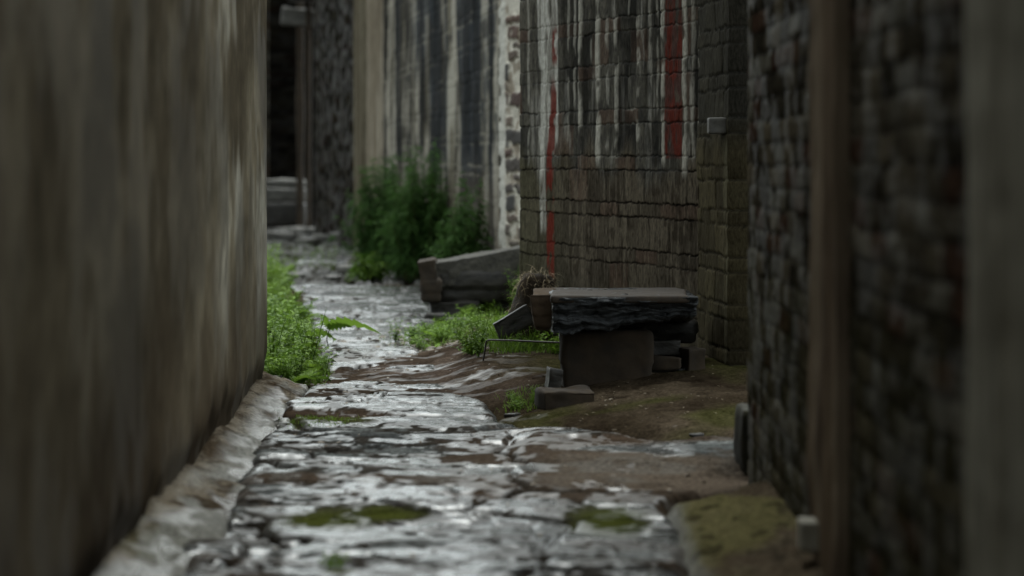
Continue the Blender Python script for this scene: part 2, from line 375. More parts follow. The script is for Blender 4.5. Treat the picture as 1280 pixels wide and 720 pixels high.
# --- left plastered wall with a cement fillet along its foot
LX = -1.09
def lx(Y): return LX+.0245*(12.65-Y)
def f_plaster(U, V):
    Uw = U+.25*(fbm(U*1.2, V*1.2, 3, 100)-.5); Vw = V+.3*(fbm(U*2.2, V*.8, 3, 99)-.5)
    st = fbm(Uw*1.0, Vw*1.4, 5, 101, .55); dr = fbm(U*2.8, Vw*2.3, 5, 103, .55); bl = fbm(Uw*.45, V*.9, 3, 105); fi = fbm(U*5, V*16, 4, 98)
    t = .38*st+.34*bl+.28*dr
    c = mix(G([.066, .054, .036]), G([.200, .172, .120]), sm(.36, .62, t))
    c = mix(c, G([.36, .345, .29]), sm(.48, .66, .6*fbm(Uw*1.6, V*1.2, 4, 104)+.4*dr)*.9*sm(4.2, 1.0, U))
    c = mix(c, G([.046, .039, .028]), sm(.53, .66, .55*fbm(Uw*.8, V*1.0, 3, 107)+.45*dr)*.65)
    c = c*(.70+.6*fi)[..., None]
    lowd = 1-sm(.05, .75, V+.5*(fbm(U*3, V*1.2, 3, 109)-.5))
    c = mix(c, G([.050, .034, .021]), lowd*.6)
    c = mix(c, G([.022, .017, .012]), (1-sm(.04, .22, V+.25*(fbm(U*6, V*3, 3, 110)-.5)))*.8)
    d = .004*(fbm(U*.8, V*.9, 2, 111)-.5)+.0012*(fbm(U*9, V*9, 4, 113)-.5)
    d = d-.02*(1-sm(.0, .10, V-.03-.12*(fbm(U*4, V*0, 4, 115)-.35)))
    return d, c, np.clip(.2+.6*sm(.4, .6, dr), 0, 1)
us = np.concatenate([np.linspace(0, 8.6, 560), np.linspace(8.6, 22, 90)[1:]])
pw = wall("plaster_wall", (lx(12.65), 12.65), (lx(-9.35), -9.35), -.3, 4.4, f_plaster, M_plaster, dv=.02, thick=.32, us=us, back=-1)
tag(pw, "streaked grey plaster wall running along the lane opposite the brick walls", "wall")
def fillet():
    ys = np.concatenate([np.linspace(12.72, 5.5, 420), np.linspace(5.5, -9, 50)[1:]]); ss = np.linspace(0, 1, 40)
    Sg, Yb = np.meshgrid(ss, ys)
    w = .20+.05*(fbm(Yb*1.3, Yb*0, 3, 121)-.5)+.02*(vn2(Yb*7, Yb*0, 122)-.5)
    top = .055+.05*(fbm(Yb*1.6, Yb*0, 3, 123)-.5)+.03*np.round(vn2(Yb*2.4, Yb*0, 126))*0
    Xb = lx(Yb)-.06+(w+.06)*Sg
    zb = top*(1-Sg)**1.25-.03*Sg+.045*(fbm(Xb*9, Yb*3.2, 4, 124)-.5)+.012*(fbm(Xb*30, Yb*14, 3, 129)-.5)+.035*(np.round(fbm(Xb*2, Yb*2.2, 2, 128)*6)/6-.5)
    zb = zb-.12*sm(.85, 1, Sg)
    n = fbm(Xb*6, Yb*3, 4, 125)
    cc = mix(G([.040, .030, .020]), G([.12, .102, .078]), sm(.4, .62, n*.5+.5*fbm(Xb*14, Yb*9, 3, 130)))
    cc = mix(cc, G([.17, .168, .155]), sm(.15, .6, Sg+.25*sm(9.5, 7, Yb))*sm(.38, .56, fbm(Xb*8, Yb*2.4, 3, 131))*.85)
    cc = mix(cc, G([.05, .052, .016]), sm(.55, .68, fbm(Xb*3, Yb*1.2, 3, 127))*.55*sm(8, 6.5, Yb))
    wt = np.clip(.1+.9*sm(.2, .7, Sg+.2*sm(9.5, 7, Yb))*sm(.40, .56, fbm(Xb*10, Yb*4, 3, 133)), 0, 1)
    o = mesh_np("base_fillet", np.stack([Xb, Yb, zb], -1), gridq(40, len(ys)), M_soil, pw,
                albedo=np.concatenate([cc, wt[..., None]], -1), suv=np.stack([Xb, Yb, zb], -1))
    tag(o, "worn brown cement fillet along the foot of the wall")
fillet()

# --- brick wall behind the stone seat, set at an angle to the lane
BA = G([.043, 15.3]); BB = G([.8416, 12.9])
BD = (BB-BA)/np.hypot(*(BB-BA)); BL = np.hypot(*(BB-BA))
def bu(px):                                     # distance along that wall of a sight line
    t = (px-HX)/F; return (t*BA[1]-BA[0])/(BD[0]-t*BD[1])
def zc(py, Y): return H-(py-HY)*Y/F
def f_bench(U, V):
    bid, row, e, ve, ue = bricks(U, V, [.158, .068], .27, 201, .16, .006, v0=.568)
    r1 = rnd(bid, row, 203); r2 = rnd(bid, row, 205)
    up = sm(.93, 1.10, V+.30*(vn2(U*5.5, V*0, 207)-.5)+.08*(fbm(U*9, V*4, 3, 206)-.5))
    gap = sm(.25, .55, fbm(U*5, V*11, 3, 239)); j = (1-sm(.001, .0055, ve))*(.3+.7*gap)+(1-sm(.002, .010, ue))*.35*gap; j = np.clip(j, 0, 1)
    grain = .6*fbm(U*36, V*14, 4, 209)+.4*fbm(U*7, V*20, 4, 208); strk = fbm(U*11, V*2.4, 4, 211)
    d = -.006*j+.004*(r1-.5)+.005*(grain-.5)+.006*(fbm(U*5, V*6, 3, 213)-.5)
    # lower part: weathered brown-olive brick
    lo = mix(G([.046, .038, .028]), G([.105, .088, .064]), np.clip(r1*.75+.6*(strk-.4), 0, 1)); lo = mix(lo, G([.085, .052, .038]), (r2 > .8)*.5)
    lo = mix(lo, G([.028, .022, .015]), sm(.50, .62, grain)*.7); lo = mix(lo, G([.15, .128, .095]), sm(.58, .68, fbm(U*45, V*6, 3, 240))*.4)
    lo = mix(lo, G([.072, .070, .042]), np.clip(1.0-U/.9, 0, 1)*.6)
    lo = mix(lo, G([.010, .008, .006]), (1-sm(.002, .008, ve))*(.55+.45*gap))
    lo = mix(lo, G([.015, .012, .009]), (1-sm(.004, .020, ue))*.5*(.3+.7*gap))
    # upper part: charcoal brick with lime streaks
    hi = mix(G([.030, .029, .025]), G([.098, .090, .072]), np.clip(r1*.6+.8*(strk-.35)+.15, 0, 1)); hi = mix(hi, G([.018, .017, .016]), sm(.5, .62, grain)*.55)
    hi = mix(hi, G([.085, .055, .040]), (r2 > .80)*.6)
    hi = mix(hi, G([.21, .20, .175]), sm(.53, .67, strk)*sm(.42, .58, fbm(U*40, V*4, 3, 215))*.75)
    hi = mix(hi, G([.24, .23, .20]), j*sm(.48, .62, fbm(U*6, V*5, 3, 217))*.9)
    hi = mix(hi, G([.02, .02, .02]), (1-sm(.002, .009, ve))*(r2 < .5)*.7)
    c = mix(lo, hi, up)
    # dark and pale vertical courses
    for a, b, k in ((703, 722, .75), (727, 744, .85), (771, 795, .9), (806, 826, .75), (868, 874, .6)):
        mk = band(U, bu(a), bu(b), .012)*up
        c = c*(1-.75*k*mk*sm(.25, .5, fbm(U*4, V*4, 3, 235)))[..., None]; d = d-.006*mk
    rag = .016*(fbm(V*7, U*2, 3, 219)-.5)*2; fl = sm(.34, .54, fbm(V*8, U*9, 3, 221))
    for px, w, top, k in ((709, .015, 1.1, .5), (717, .02, 1.25, .6), (738, .015, 1.5, .4), (759, .022, 1.05, .55), (785, .014, 1.3, .4), (812, .02, 1.1, .5), (821, .014, 1.05, .5), (866, .02, 1.0, .5), (873, .015, 1.0, .5), (661, .018, .95, .5), (725, .024, 1.15, .9), (747.5, .036, .98, .95), (769.5, .020, 1.0, .8), (798, .026, 1.0, .9), (829, .028, .98, .9), (856, .030, .93, .95), (880, .02, 1.0, .3)):
        mk = (1-sm(w*.6, w*1.3, np.abs(U-bu(px)-rag)))*fl*k*sm(top-.03, top+.03, V)
        c = mix(c, G([.33, .315, .27]), mk); d = d+.005*mk
    # red painted strip with a grey-brown top
    mk = band(U, bu(831.5), bu(853.5)-.01, .01)*sm(1.0, 1.02, V)
    red = mix(G([.105, .020, .013]), G([.060, .028, .020]), np.clip(sm(1.45, 1.85, V)*.6+sm(.45, .7, fbm(U*9, V*8, 3, 225))*.55, 0, 1))
    red = mix(red, G([.03, .02, .018]), (1-sm(.002, .009, ve))*.7)
    red = mix(red, G([.05, .04, .034]), sm(.50, .64, fbm(U*30, V*9, 3, 226))*.65); mk = mk*sm(.28, .40, fbm(U*14, V*7, 3, 228)+.1)
    c = mix(c, red, mk)
    # lime-washed strip with the remains of red paint
    wsh = band(U, bu(672)+rag, bu(697)+rag*.7, .012)*np.maximum(sm(1.02, 1.10, V+.1*(fbm(U*20, V*3, 2, 227)-.5)), band(U, bu(675), bu(682), .01)*sm(.60, .66, V))
    wc = mix(G([.40, .39, .35]), G([.20, .19, .165]), sm(.42, .62, fbm(U*30, V*4, 3, 229)))
    c = mix(c, wc, wsh*sm(.25, .42, fbm(U*14, V*5, 3, 231))*.95)
    rd = np.maximum(band(U, bu(690)+rag*.4, bu(697.5)+rag*.4, .012)*band(V, 1.5, 1.68, .03), band(U, bu(683)+.08*sm(.9, 1.5, V)+rag*.5, bu(692.5)+.045*sm(.9, 1.5, V)+rag*.5, .012)*band(V, .34, 1.40, .06))
    rd = rd*sm(.36, .50, fbm(U*24, V*10, 3, 233))
    c = mix(c, G([.12, .022, .015]), rd*.92)
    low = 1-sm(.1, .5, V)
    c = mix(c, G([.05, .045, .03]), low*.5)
    return d, c, np.clip(.25+.3*up*strk, 0, 1)
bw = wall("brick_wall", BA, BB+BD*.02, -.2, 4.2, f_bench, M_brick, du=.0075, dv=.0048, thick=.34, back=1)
tag(bw, "weathered brick wall with red and white painted stripes behind the stone seat", "wall")
def f_pier(U, V):
    bid, row, e, ve, ue = bricks(U, V, [.13, .066], .24, 241, .15, .012)
    r1 = rnd(bid, row, 243); j = (1-sm(.001, .007, e))*sm(.2, .5, fbm(U*7, V*9, 3, 250))
    c = mix(G([.040, .034, .022]), G([.085, .072, .042]), r1*.7+.3*fbm(U*20, V*2, 3, 245))
    c = mix(c, G([.02, .018, .015]), j*.7)
    c = mix(c, G([.16, .15, .10]), sm(.68, .82, U)*.55*sm(.4, .5, fbm(U*9, V*2, 2, 247)))
    c = mix(c, G([.035, .036, .035]), sm(1.0, 1.2, V)*.6)
    return -.008*j+.006*(r1-.5)+.016*(fbm(U*8, V*7, 3, 249)-.5), c, np.full(U.shape, .25)
P1 = G([.915, 12.05])
o = wall("corner_pier", BB, P1, -.2, 4.2, f_pier, M_brick, du=.008, dv=.008, thick=.3, parent=bw, back=1)
# recess wall past the pier, facing the camera
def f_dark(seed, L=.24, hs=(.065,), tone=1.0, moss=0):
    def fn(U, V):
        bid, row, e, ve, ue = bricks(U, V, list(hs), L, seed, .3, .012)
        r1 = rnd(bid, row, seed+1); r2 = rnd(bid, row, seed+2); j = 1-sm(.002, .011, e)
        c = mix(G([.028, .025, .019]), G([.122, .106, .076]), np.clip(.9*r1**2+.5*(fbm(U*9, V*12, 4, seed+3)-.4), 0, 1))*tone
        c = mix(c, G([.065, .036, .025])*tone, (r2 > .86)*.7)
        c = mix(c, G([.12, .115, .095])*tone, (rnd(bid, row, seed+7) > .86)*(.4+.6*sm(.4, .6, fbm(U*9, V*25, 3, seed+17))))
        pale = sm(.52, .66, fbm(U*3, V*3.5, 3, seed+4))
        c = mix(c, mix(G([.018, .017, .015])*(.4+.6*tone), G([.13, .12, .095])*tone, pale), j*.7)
        d = -.003*j*sm(.3,.6,fbm(U*7,V*9,2,seed+14)+.15)+.002*(r1-.5)+.006*(fbm(U*22, V*30, 4, seed+5)-.5)
        if moss:
            m = sm(.0, .25, (1-V/.75)+.5*(fbm(U*5, V*2.2, 3, seed+6)-.5))*moss
            c = mix(c, G([.036, .035, .014]), m*.5*sm(.35, .55, fbm(U*14, V*6, 3, seed+8)+.1))
            d = d+.006*m*(fbm(U*30, V*9, 3, seed+9)-.3)
        return d, c, np.clip(.10+.55*sm(.45, .62, fbm(U*8, V*14, 3, seed+11)), 0, 1)
    return fn
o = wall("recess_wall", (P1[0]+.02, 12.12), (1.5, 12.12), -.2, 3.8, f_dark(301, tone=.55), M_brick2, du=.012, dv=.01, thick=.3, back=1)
tag(o, "narrow dark brick wall in the recess between the two nearest right-hand walls", "wall")
# --- near brick wall on the right with its two piers
NXW = .738
nw = wall("brick_wall", (NXW, 8.9), (NXW, -9.0), -.3, 4.4, f_dark(321, .25, (.066,), 1.0, .85), M_brick2, dv=.0085, thick=.32,
          us=np.concatenate([np.linspace(0, 5.2, 430), np.linspace(5.2, 17.9, 160)[1:]]), back=1)
tag(nw, "dark rough brick wall with mossy foot beside the bank", "wall")
wall("rear_light_blocker", (NXW+.1, -9.0), (LX-.2, -9.0), -.3, 4.4, f_dark(331, .25, (.066,), 1.0, 1.0), M_brick2, du=.03, dv=.02, thick=.3, parent=nw, back=1)  # unseen cross wall, added behind the camera to cut light from that side
M_mud = mat_attr("mud_render", (.5, .95), bump=.4, fine=25, stretch=(1, .2, 1), contrast=.3, spec=.02)
def f_mud(seed, c1, c2, c3):
    def fn(U, V):
        n = fbm(U*9, V*.8, 4, seed); b = fbm(U*4, V*2.2, 3, seed+1)
        c = mix(G(c1), G(c2), sm(.38, .62, n)); c = mix(c, G(c3), sm(.45, .65, b)*.8*(1-sm(.3, 1.0, V))+.25*sm(.55, .7, b))
        return .012*(fbm(U*6, V*3, 3, seed+2)-.5)+.008*(fbm(U*3, V*7, 3, seed+3)-.5), c, .2+.3*n
    return fn
def pier(name, y0, y1, x, fn, label, mat, z1=4.35):
    """three-sided rendered pier standing proud of the near wall"""
    us = np.linspace(0, 1, 3)
    th = NXW-x+.05
    e = empty(name, (NXW, (y0+y1)/2, 0)); tag(e, label, "pier")
    a = wall("shaft", (x, y0), (x, y1), -.2, z1, fn, mat, du=.012, dv=.012, thick=th, back=1)
    a.parent = e; a.location = (-e.location[0], -e.location[1], 0)
    return e
mp_ = pier("wall_pier", 6.78, 6.22, NXW-.03, f_mud(341, [.15, .112, .075], [.22, .175, .125], [.06, .04, .028]),
     "brown mud rendered pier standing proud of the dark brick wall", M_mud)
pier("wall_pier", 4.45, 3.2, NXW-.03, f_mud(351, [.21, .20, .16], [.26, .25, .205], [.17, .155, .12]),
     "smooth grey rendered pier at the nearest end of the brick wall", M_mud)

# --- broken wall end with lime mortar, far side of the striped wall
def f_rubble(U, V):
    bid, row, e, ve, ue = bricks(U, V+.03*(fbm(U*3, V*4, 2, 361)-.5), [.11, .07, .13, .085, .06], .55, 363, .3, .03)
    r1 = rnd(row, bid, 365); sh = (r1 > .52)*sm(.004, .02, e)*sm(.35, .5, fbm(U*3+7, V*9, 3, 366)+.2*r1)*sm(.3, .55, U)
    lime = mix(G([.26, .22, .17]), G([.52, .49, .42]), sm(.3, .6, fbm(U*6, V*14, 3, 367)))
    st = mix(G([.05, .05, .05]), G([.13, .10, .08]), rnd(row, 1, 368))
    st = mix(st, G([.09, .05, .04]), (rnd(row, 2, 369) > .75)*.6)
    c = mix(lime, st, np.clip(sh, 0, 1))
    c = mix(c, G([.50, .49, .44]), (1-sm(.28, .42, U))*.9)
    c = mix(c, G([.10, .09, .07]), (1-sm(.2, .6, V))*.6)
    return .016*sh*(.4+r1)+.02*(fbm(U*4, V*14, 3, 371)-.5), c, np.full(U.shape, .3)
RB = G([(624-HX)*20.6/F, 20.6])
o = wall("wall_end", RB, G([(664-HX)*18.9/F, 18.9]), -.2, 2.5, f_rubble, M_brick2, du=.02, dv=.0075, thick=.34, back=1)
tag(o, "broken end of a wall, dark stones in crumbling white lime mortar", "wall")
# --- long streaked wall behind the bushes
FB = G([-1.40, 30.9]); FE = RB+G([0.012, -.08])
def fu(px):
    t = (px-HX)/F; D = (FE-FB)/np.hypot(*(FE-FB)); return (t*FB[1]-FB[0])/(D[0]-t*D[1])
def f_far(U, V):
    bid, row, e, ve, ue = bricks(U, V, [.17, .07], .30, 381, .15, .015)
    r1 = rnd(bid, row, 383); j = 1-sm(.004, .016, e); s1 = fbm(U*1.3, V*.45, 4, 385); s2 = fbm(U*4, V*1.3, 4, 387)
    c = mix(G([.020, .0195, .018]), G([.060, .054, .042]), r1*.7+.3*s2)
    c = mix(c, G([.36, .335, .275]), sm(.49, .60, s1*.45+s2*.55)*.9)
    c = mix(c, G([.035, .04, .045]), sm(.53, .66, fbm(U*1.1, V*.4, 3, 389)+.02)*.95)
    c = mix(c, G([.24, .225, .185]), j*sm(.45, .6, fbm(U*2, V*5, 3, 391))*.7); c = mix(c, G([.020, .019, .017]), sm(.55, .66, fbm(U*2.6, V*5, 4, 392))*.6)
    for px, w, k in ((619, .14, .9), (606, .28, .8), (564, .36, 1.0), (534, .2, .5), (517, .22, .7), (505, .15, .8), (490, .3, .6)):
        uu = fu(px)
        wob = .06*(fbm(V*3, U*.2, 2, 393)-.5)
        mk = (1-sm(w*.6, w*1.15, np.abs(U-uu-wob)))*k
        c = mix(c, mix(G([.17, .155, .12]), G([.36, .34, .285]), sm(.4, .6, s2)), mk*(.2+.8*sm(.36, .54, fbm(U*2, V*3.2, 4, 397))))
    for px, w in ((546, .42), (595, .26), (497, .3), (526, .25), (583, .3), (614, .12)):
        uu = fu(px)
        c = mix(c, G([.016, .017, .018]), (1-sm(w*.7, w, np.abs(U-uu)))*.85*sm(.9, 1.1, V))
    c = mix(c, G([.10, .08, .06]), (1-sm(.6, 1.1, V))*.5)
    return -.003*j+.006*(r1-.5)+.012*(fbm(U*3, V*5, 3, 395)-.5), c, np.clip(.12+.2*s2, 0, 1)
o = wall("brick_wall", FB, FE, -.2, 2.85, f_far, M_brick2, du=.022, dv=.012, thick=.34, back=1)
tag(o, "lime streaked grey brick wall behind the tall green bushes", "wall")
# --- pale pier at the bend and the dark house front beyond it
pe = empty("house_pier", (-1.6, 32, 0)); tag(pe, "pale tan rendered pier between streaked brick wall and dark doorway", "pier")
def sub(name, *a, **k):
    o = wall(name, *a, **k); par = k.get('parent'); return o
def wall_on(e, name, *a, **k):
    o = wall(name, *a, **k); o.parent = e; o.location = -e.location; return o
ft = f_mud(401, [.20, .17, .125], [.31, .275, .215], [.09, .07, .05])
def pxw(px, Y): return ((px-HX)*Y/F, Y)
wall_on(pe, "shaft", pxw(458.5, 31.6), pxw(479.5, 30.95), -.2, 2.95, ft, M_mud, du=.03, dv=.03, thick=.3, back=1)
wall_on(pe, "shaft", pxw(442, 33.0), pxw(453, 32.4), -.2, 3.0, f_mud(405, [.10, .085, .058], [.16, .14, .10], [.06, .045, .03]), M_mud, du=.03, dv=.03, thick=.3, back=1)
hs_ = empty("house", (-3.0, 38, 0)); tag(hs_, "dark house front with a black doorway under a stone lintel at the lane's end", "house")
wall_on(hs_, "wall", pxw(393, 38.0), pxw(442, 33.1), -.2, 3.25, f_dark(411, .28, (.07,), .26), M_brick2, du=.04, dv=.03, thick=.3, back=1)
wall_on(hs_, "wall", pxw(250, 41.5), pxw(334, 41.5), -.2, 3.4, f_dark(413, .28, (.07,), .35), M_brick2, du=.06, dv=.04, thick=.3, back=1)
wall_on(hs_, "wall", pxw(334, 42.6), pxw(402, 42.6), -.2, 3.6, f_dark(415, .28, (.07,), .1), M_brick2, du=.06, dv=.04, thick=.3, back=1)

# ------------------------------------------------------------------ stones
def rough_box(sx, sy, sz, n=(24, 16, 12), r=.02, amp=.012, freq=9, strata=0, seed=1, shape=None):
    """closed block with rounded, broken surfaces, base at z=0"""
    def face(na, nb):
        a = np.linspace(-1, 1, na+1); b = np.linspace(-1, 1, nb+1); return np.meshgrid(a, b)
    nx, ny, nz = n; vs = []; qs = []; off = 0
    for ax, sgn in ((0, 1), (0, -1), (1, 1), (1, -1), (2, 1), (2, -1)):
        na, nb = {0: (ny, nz), 1: (nx, nz), 2: (nx, ny)}[ax]
        A_, B_ = face(na, nb); C_ = np.full_like(A_, sgn)
        P = {0: (C_, A_, B_), 1: (A_, C_, B_), 2: (A_, B_, C_)}[ax]
        q = gridq(na+1, nb+1)
        if (sgn < 0) != (ax == 1): q = q[:, ::-1]
        vs.append(np.stack(P, -1).reshape(-1, 3)); qs.append(q+off); off += vs[-1].shape[0]
    V = np.concatenate(vs); Q = np.concatenate(qs)
    key = np.round(V*1e5).astype(np.int64)
    _, first, inv = np.unique(key, axis=0, return_index=True, return_inverse=True)
    V = V[first]; Q = inv.reshape(-1)[Q]
    h = G([sx, sy, sz])/2
    P = V*h
    inner = np.clip(P, -(h-r), h-r); dlt = P-inner; ln = np.linalg.norm(dlt, axis=1, keepdims=True)
    N = np.where(ln > 1e-9, dlt/np.maximum(ln, 1e-9), 0)
    P = inner+N*r
    if shape is not None: P = shape(P, h)
    o3 = seed*7.3
    d = (fbm3(P[:, 0]*freq+o3, P[:, 1]*freq, P[:, 2]*freq*(1+strata), 4, seed)-.5)*2*amp
    d += (fbm3(P[:, 0]*freq*.3+o3, P[:, 1]*freq*.3, P[:, 2]*freq*.4, 2, seed+3)-.5)*2*amp*1.2
    if strata:
        lay = (P[:, 2]+.02*fbm3(P[:, 0]*5, P[:, 1]*5, P[:, 2]*2, 2, seed+5))*strata*14
        d += (rnd(np.floor(lay).astype(np.int64), 0, seed+7)-.5)*amp*1.6*np.abs(N[:, 2] < .5)
    P = P+N*d[:, None]
    P[:, 2] += sz/2
    return P, Q
def place(V, loc, rz=0, rx=0, ry=0):
    Mx = np.array(Euler((rx, ry, rz)).to_matrix()); return V@Mx.T+np.array(loc)
M_slate = mat_stone("wet_slate", (.006, .007, .008), (.055, .060, .064), .30, 16, 3.0, 1.0)
M_bstone = mat_stone("brown_stone", (.020, .015, .010), (.052, .038, .025), .9, 10, 1, .4)
M_gstone = mat_stone("grey_stone", (.055, .053, .047), (.125, .12, .105), .55, 12, 1, .4)
M_pstone = mat_stone("pale_stone", (.20, .19, .15), (.36, .34, .28), .7, 12, 1, .3)
M_b2slab = mat_stone("rough_grey_slab", (.030, .028, .023), (.088, .082, .068), .75, 22, 1, 1.0)
M_mstone = mat_stone("mossy_dark_stone", (.010, .010, .007), (.034, .032, .018), .9, 16, 1, .6)
M_dstone = mat_stone("dark_stone", (.010, .0095, .008), (.040, .036, .030), .45, 14, 2, .6)
M_brownslab = mat_stone("wet_brown_slab", (.022, .016, .011), (.066, .050, .036), .7, 18, 1, .5)
M_brownend = mat_stone("split_brown_stone", (.05, .032, .019), (.095, .066, .040), .85, 14, .6, .5)

sb = empty("stone_bench", (.45, 12.1, 0)); tag(sb, "low stone bench, thick layered slate slab on a squared block, by the brick wall", "stone bench")
def onbench(o, par=None): 
    o.parent = par or sb; o.location = (0, 0, 0); return o
def local(V, e): return V-np.array(e.location)
# slab: front edge ragged and thinner towards the wall
x0, x1 = .168, .757
def slab_shape(P, h):
    P = P.copy(); u = (P[:, 0]+h[0])/(2*h[0]); fy = (h[1]-P[:, 1])/(2*h[1])  # fy=1 at the front
    w = np.clip((h[2]-P[:, 2])/(2*h[2]), 0, 1)
    lift = .085*u**.9+.020*(np.floor(vn2(u*8, u*0, 431)*4)/4-.5)+.012*(vn2(u*23, u*0, 433)-.5)
    P[:, 2] += lift*w*(.3+.7*fy)
    P[:, 1] += w*.06*fy*(.4+.8*u)*(P[:, 1] < 0)            # undercut
    P[:, 1] += (.014*(vn2(u*5+w*3, w*7, 435)-.5)+.055*(np.floor(fbm(u*4+w*2, w*5-u*3, 3, 437)*7)/7-.5))*fy
    return P
V, Q = rough_box(x1-x0, .76, .16, (110, 40, 40), .006, .010, 15, 1.2, 3, slab_shape)
V = place(V, ((x0+x1)/2, 12.08, .275))
o = mesh_np("slab", local(V, sb), Q, M_slate, sb)
# lighter brown top sheet of the slab
V, Q = rough_box(x1-x0-.02, .80, .03, (60, 40, 4), .008, .004, 7, 0, 5, lambda P, h: P+np.stack([.03*(vn2(P[:, 1]*6, P[:, 1]*0, 441)-.5), .02*(vn2(P[:, 0]*7, P[:, 0]*0, 443)-.5)+0*P[:, 0], 0*P[:, 0]], -1))
V = place(V, ((x0+x1)/2-.01, 12.09, .412), .0)
o = mesh_np("slab_top", local(V, sb), Q, M_brownslab, sb); tag(o, "thin brown wet top layer of the slab")
V, Q = rough_box(.09, .60, .135, (18, 30, 24), .005, .013, 13, .3, 7, lambda P, h: P+np.stack([.022*(1-(P[:, 2]+h[2])/(2*h[2]))**1.5, 0*P[:, 0], .012*np.sin(P[:, 1]*14)], -1))
V = place(V, (.135, 12.22, .288), -.05)
o = mesh_np("slab_end", local(V, sb), Q, M_brownend, sb); tag(o, "split brown end face of the slab")
V, Q = rough_box(.375, .30, .262, (44, 24, 34), .022, .010, 8, 0, 9, lambda P, h: P*np.stack([1-.03*(P[:, 2] < 0), 1+0*P[:, 0], 1+0*P[:, 0]], -1))
V = place(V, (.392, 11.99, .022), .03)
o = mesh_np("support_block", local(V, sb), Q, M_bstone, sb)
V, Q = rough_box(.60, .30, .10, (40, 20, 8), .02, .016, 7, 1, 11)
V = place(V, (.50, 12.5, .20), .03)
o = mesh_np("under_slab", local(V, sb), Q, M_dstone, sb)

RNG = random.Random(5)
def stone(x, y, sx, sy, sz, rz, mat, label, seed, z=None, rx=0, ry=0, name="stone", cat="stone", group=None, amp=.016, r=.008, strata=0, n=None):
    V, Q = rough_box(sx, sy, sz, n or (16, 12, 10), min(r, sx/3, sy/3, sz/3), amp, 9, strata, seed)
    e = (x, y, (gz(x, y)-.012) if z is None else z)
    o = mesh_np(name, V, Q, mat); o.location = e; o.rotation_euler = (rx, ry, rz)
    return tag(o, label, cat, group)
# stones at the bench
stone(.215, 11.45, .21, .22, .075, .15, M_bstone, "flat brown stone lying under the front foot of the slate bench", 21, z=.0, r=.006, amp=.018, n=(26, 22, 10))
stone(.165, 11.62, .06, .16, .095, .1, M_dstone, "small upright dark stone with wet top leaning at the bench's open end", 22, z=.06, ry=.12)
stone(.655, 12.05, .17, .2, .07, .1, M_dstone, "dark stone at the bottom of the small pile under the bench", 23, z=.055)
stone(.65, 12.0, .15, .18, .05, -.2, M_bstone, "flat brown stone in the middle of the pile under the bench", 24, z=.122)
stone(.645, 12.1, .13, .16, .07, .1, M_dstone, "squared dark stone on top of the pile under the bench", 25, z=.17)
stone(.755, 12.0, .085, .16, .11, .3, M_bstone, "chunky stone in the corner of bench and brick wall", 26, z=.10)
# leaning slab with a wet bright edge
lp = (.02, 14.0)
V, Q = rough_box(.20, .05, .10, (16, 8, 10), .008, .008, 9, 1, 31)
o = mesh_np("leaning_slab", V, Q, M_dstone); o.location = (at(648, 400, 13.9).x, 13.9, .16); o.rotation_euler = (0, -.50, .12); o.data.update()
tag(o, "dark slab of stone leaning tilted among weeds with a bright wet edge", "stone slab")

# second bench: long tilted slab on stacked stones
b2 = empty("stone_bench", (-.2, 18.2, 0)); tag(b2, "long grey stone slab propped tilted on rough stacked stones before the bushes", "stone bench")
V, Q = rough_box(.66, .55, .165, (90, 24, 24), .006, .011, 16, 0, 41)
V = place(V, (at(600, 330, 18.2).x, 18.45, .225), 0, 0, -.175)
o = mesh_np("slab", local(V, b2), Q, M_b2slab, b2)
V, Q = rough_box(.115, .5, .145, (12, 18, 16), .006, .016, 10, 0, 47)
V = place(V, (at(537, 0, 18.1).x, 18.3, H-(354-HY)*18.1/F), 0, 0, -.17)
o = mesh_np("slab_end", local(V, b2), Q, M_bstone, b2); tag(o, "brown end stone under the low tip of the slab")
def b2stone(px0, px1, py0, py1, Y, dpt, seed, mat, amp=.02):
    sx = (px1-px0)*Y/F; sz = (py1-py0)*Y/F
    V, Q = rough_box(sx, dpt, sz, (24, 12, 12), min(.03, sz/3), amp, 7, .6, seed)
    V = place(V, ((px0+px1)/2*Y/F-HX*Y/F, Y+dpt/2, H-(py1-HY)*Y/F))
    return mesh_np("support_stone", local(V, b2), Q, mat, b2)
b2stone(525, 552, 348, 379, 18.05, .4, 43, M_bstone, .010)
b2stone(548, 655, 338, 378, 18.2, .4, 44, M_dstone, .03)
b2stone(534, 600, 377, 402, 18.15, .4, 45, M_dstone, .02)
b2stone(598, 660, 372, 402, 18.3, .4, 46, M_dstone, .02)

# far stone trough at the house door
fs = empty("stone_step", (-3.4, 40, 0)); tag(fs, "stacked stone blocks before the dark doorway at the lane's end", "stone steps")
for k, (py0, py1, mt) in enumerate(((224, 234, M_gstone), (235, 252, M_gstone), (253, 283, M_dstone))):
    Y = 40-.12*k
    V, Q = rough_box(.95, .5, (py1-py0)*Y/F, (24, 8, 8), .03, .02, 5, 0, 61+k)
    V = place(V, (at(340, 0, Y).x, Y, H-(py1-HY)*Y/F))
    mesh_np("block", local(V, fs), Q, mt, fs)
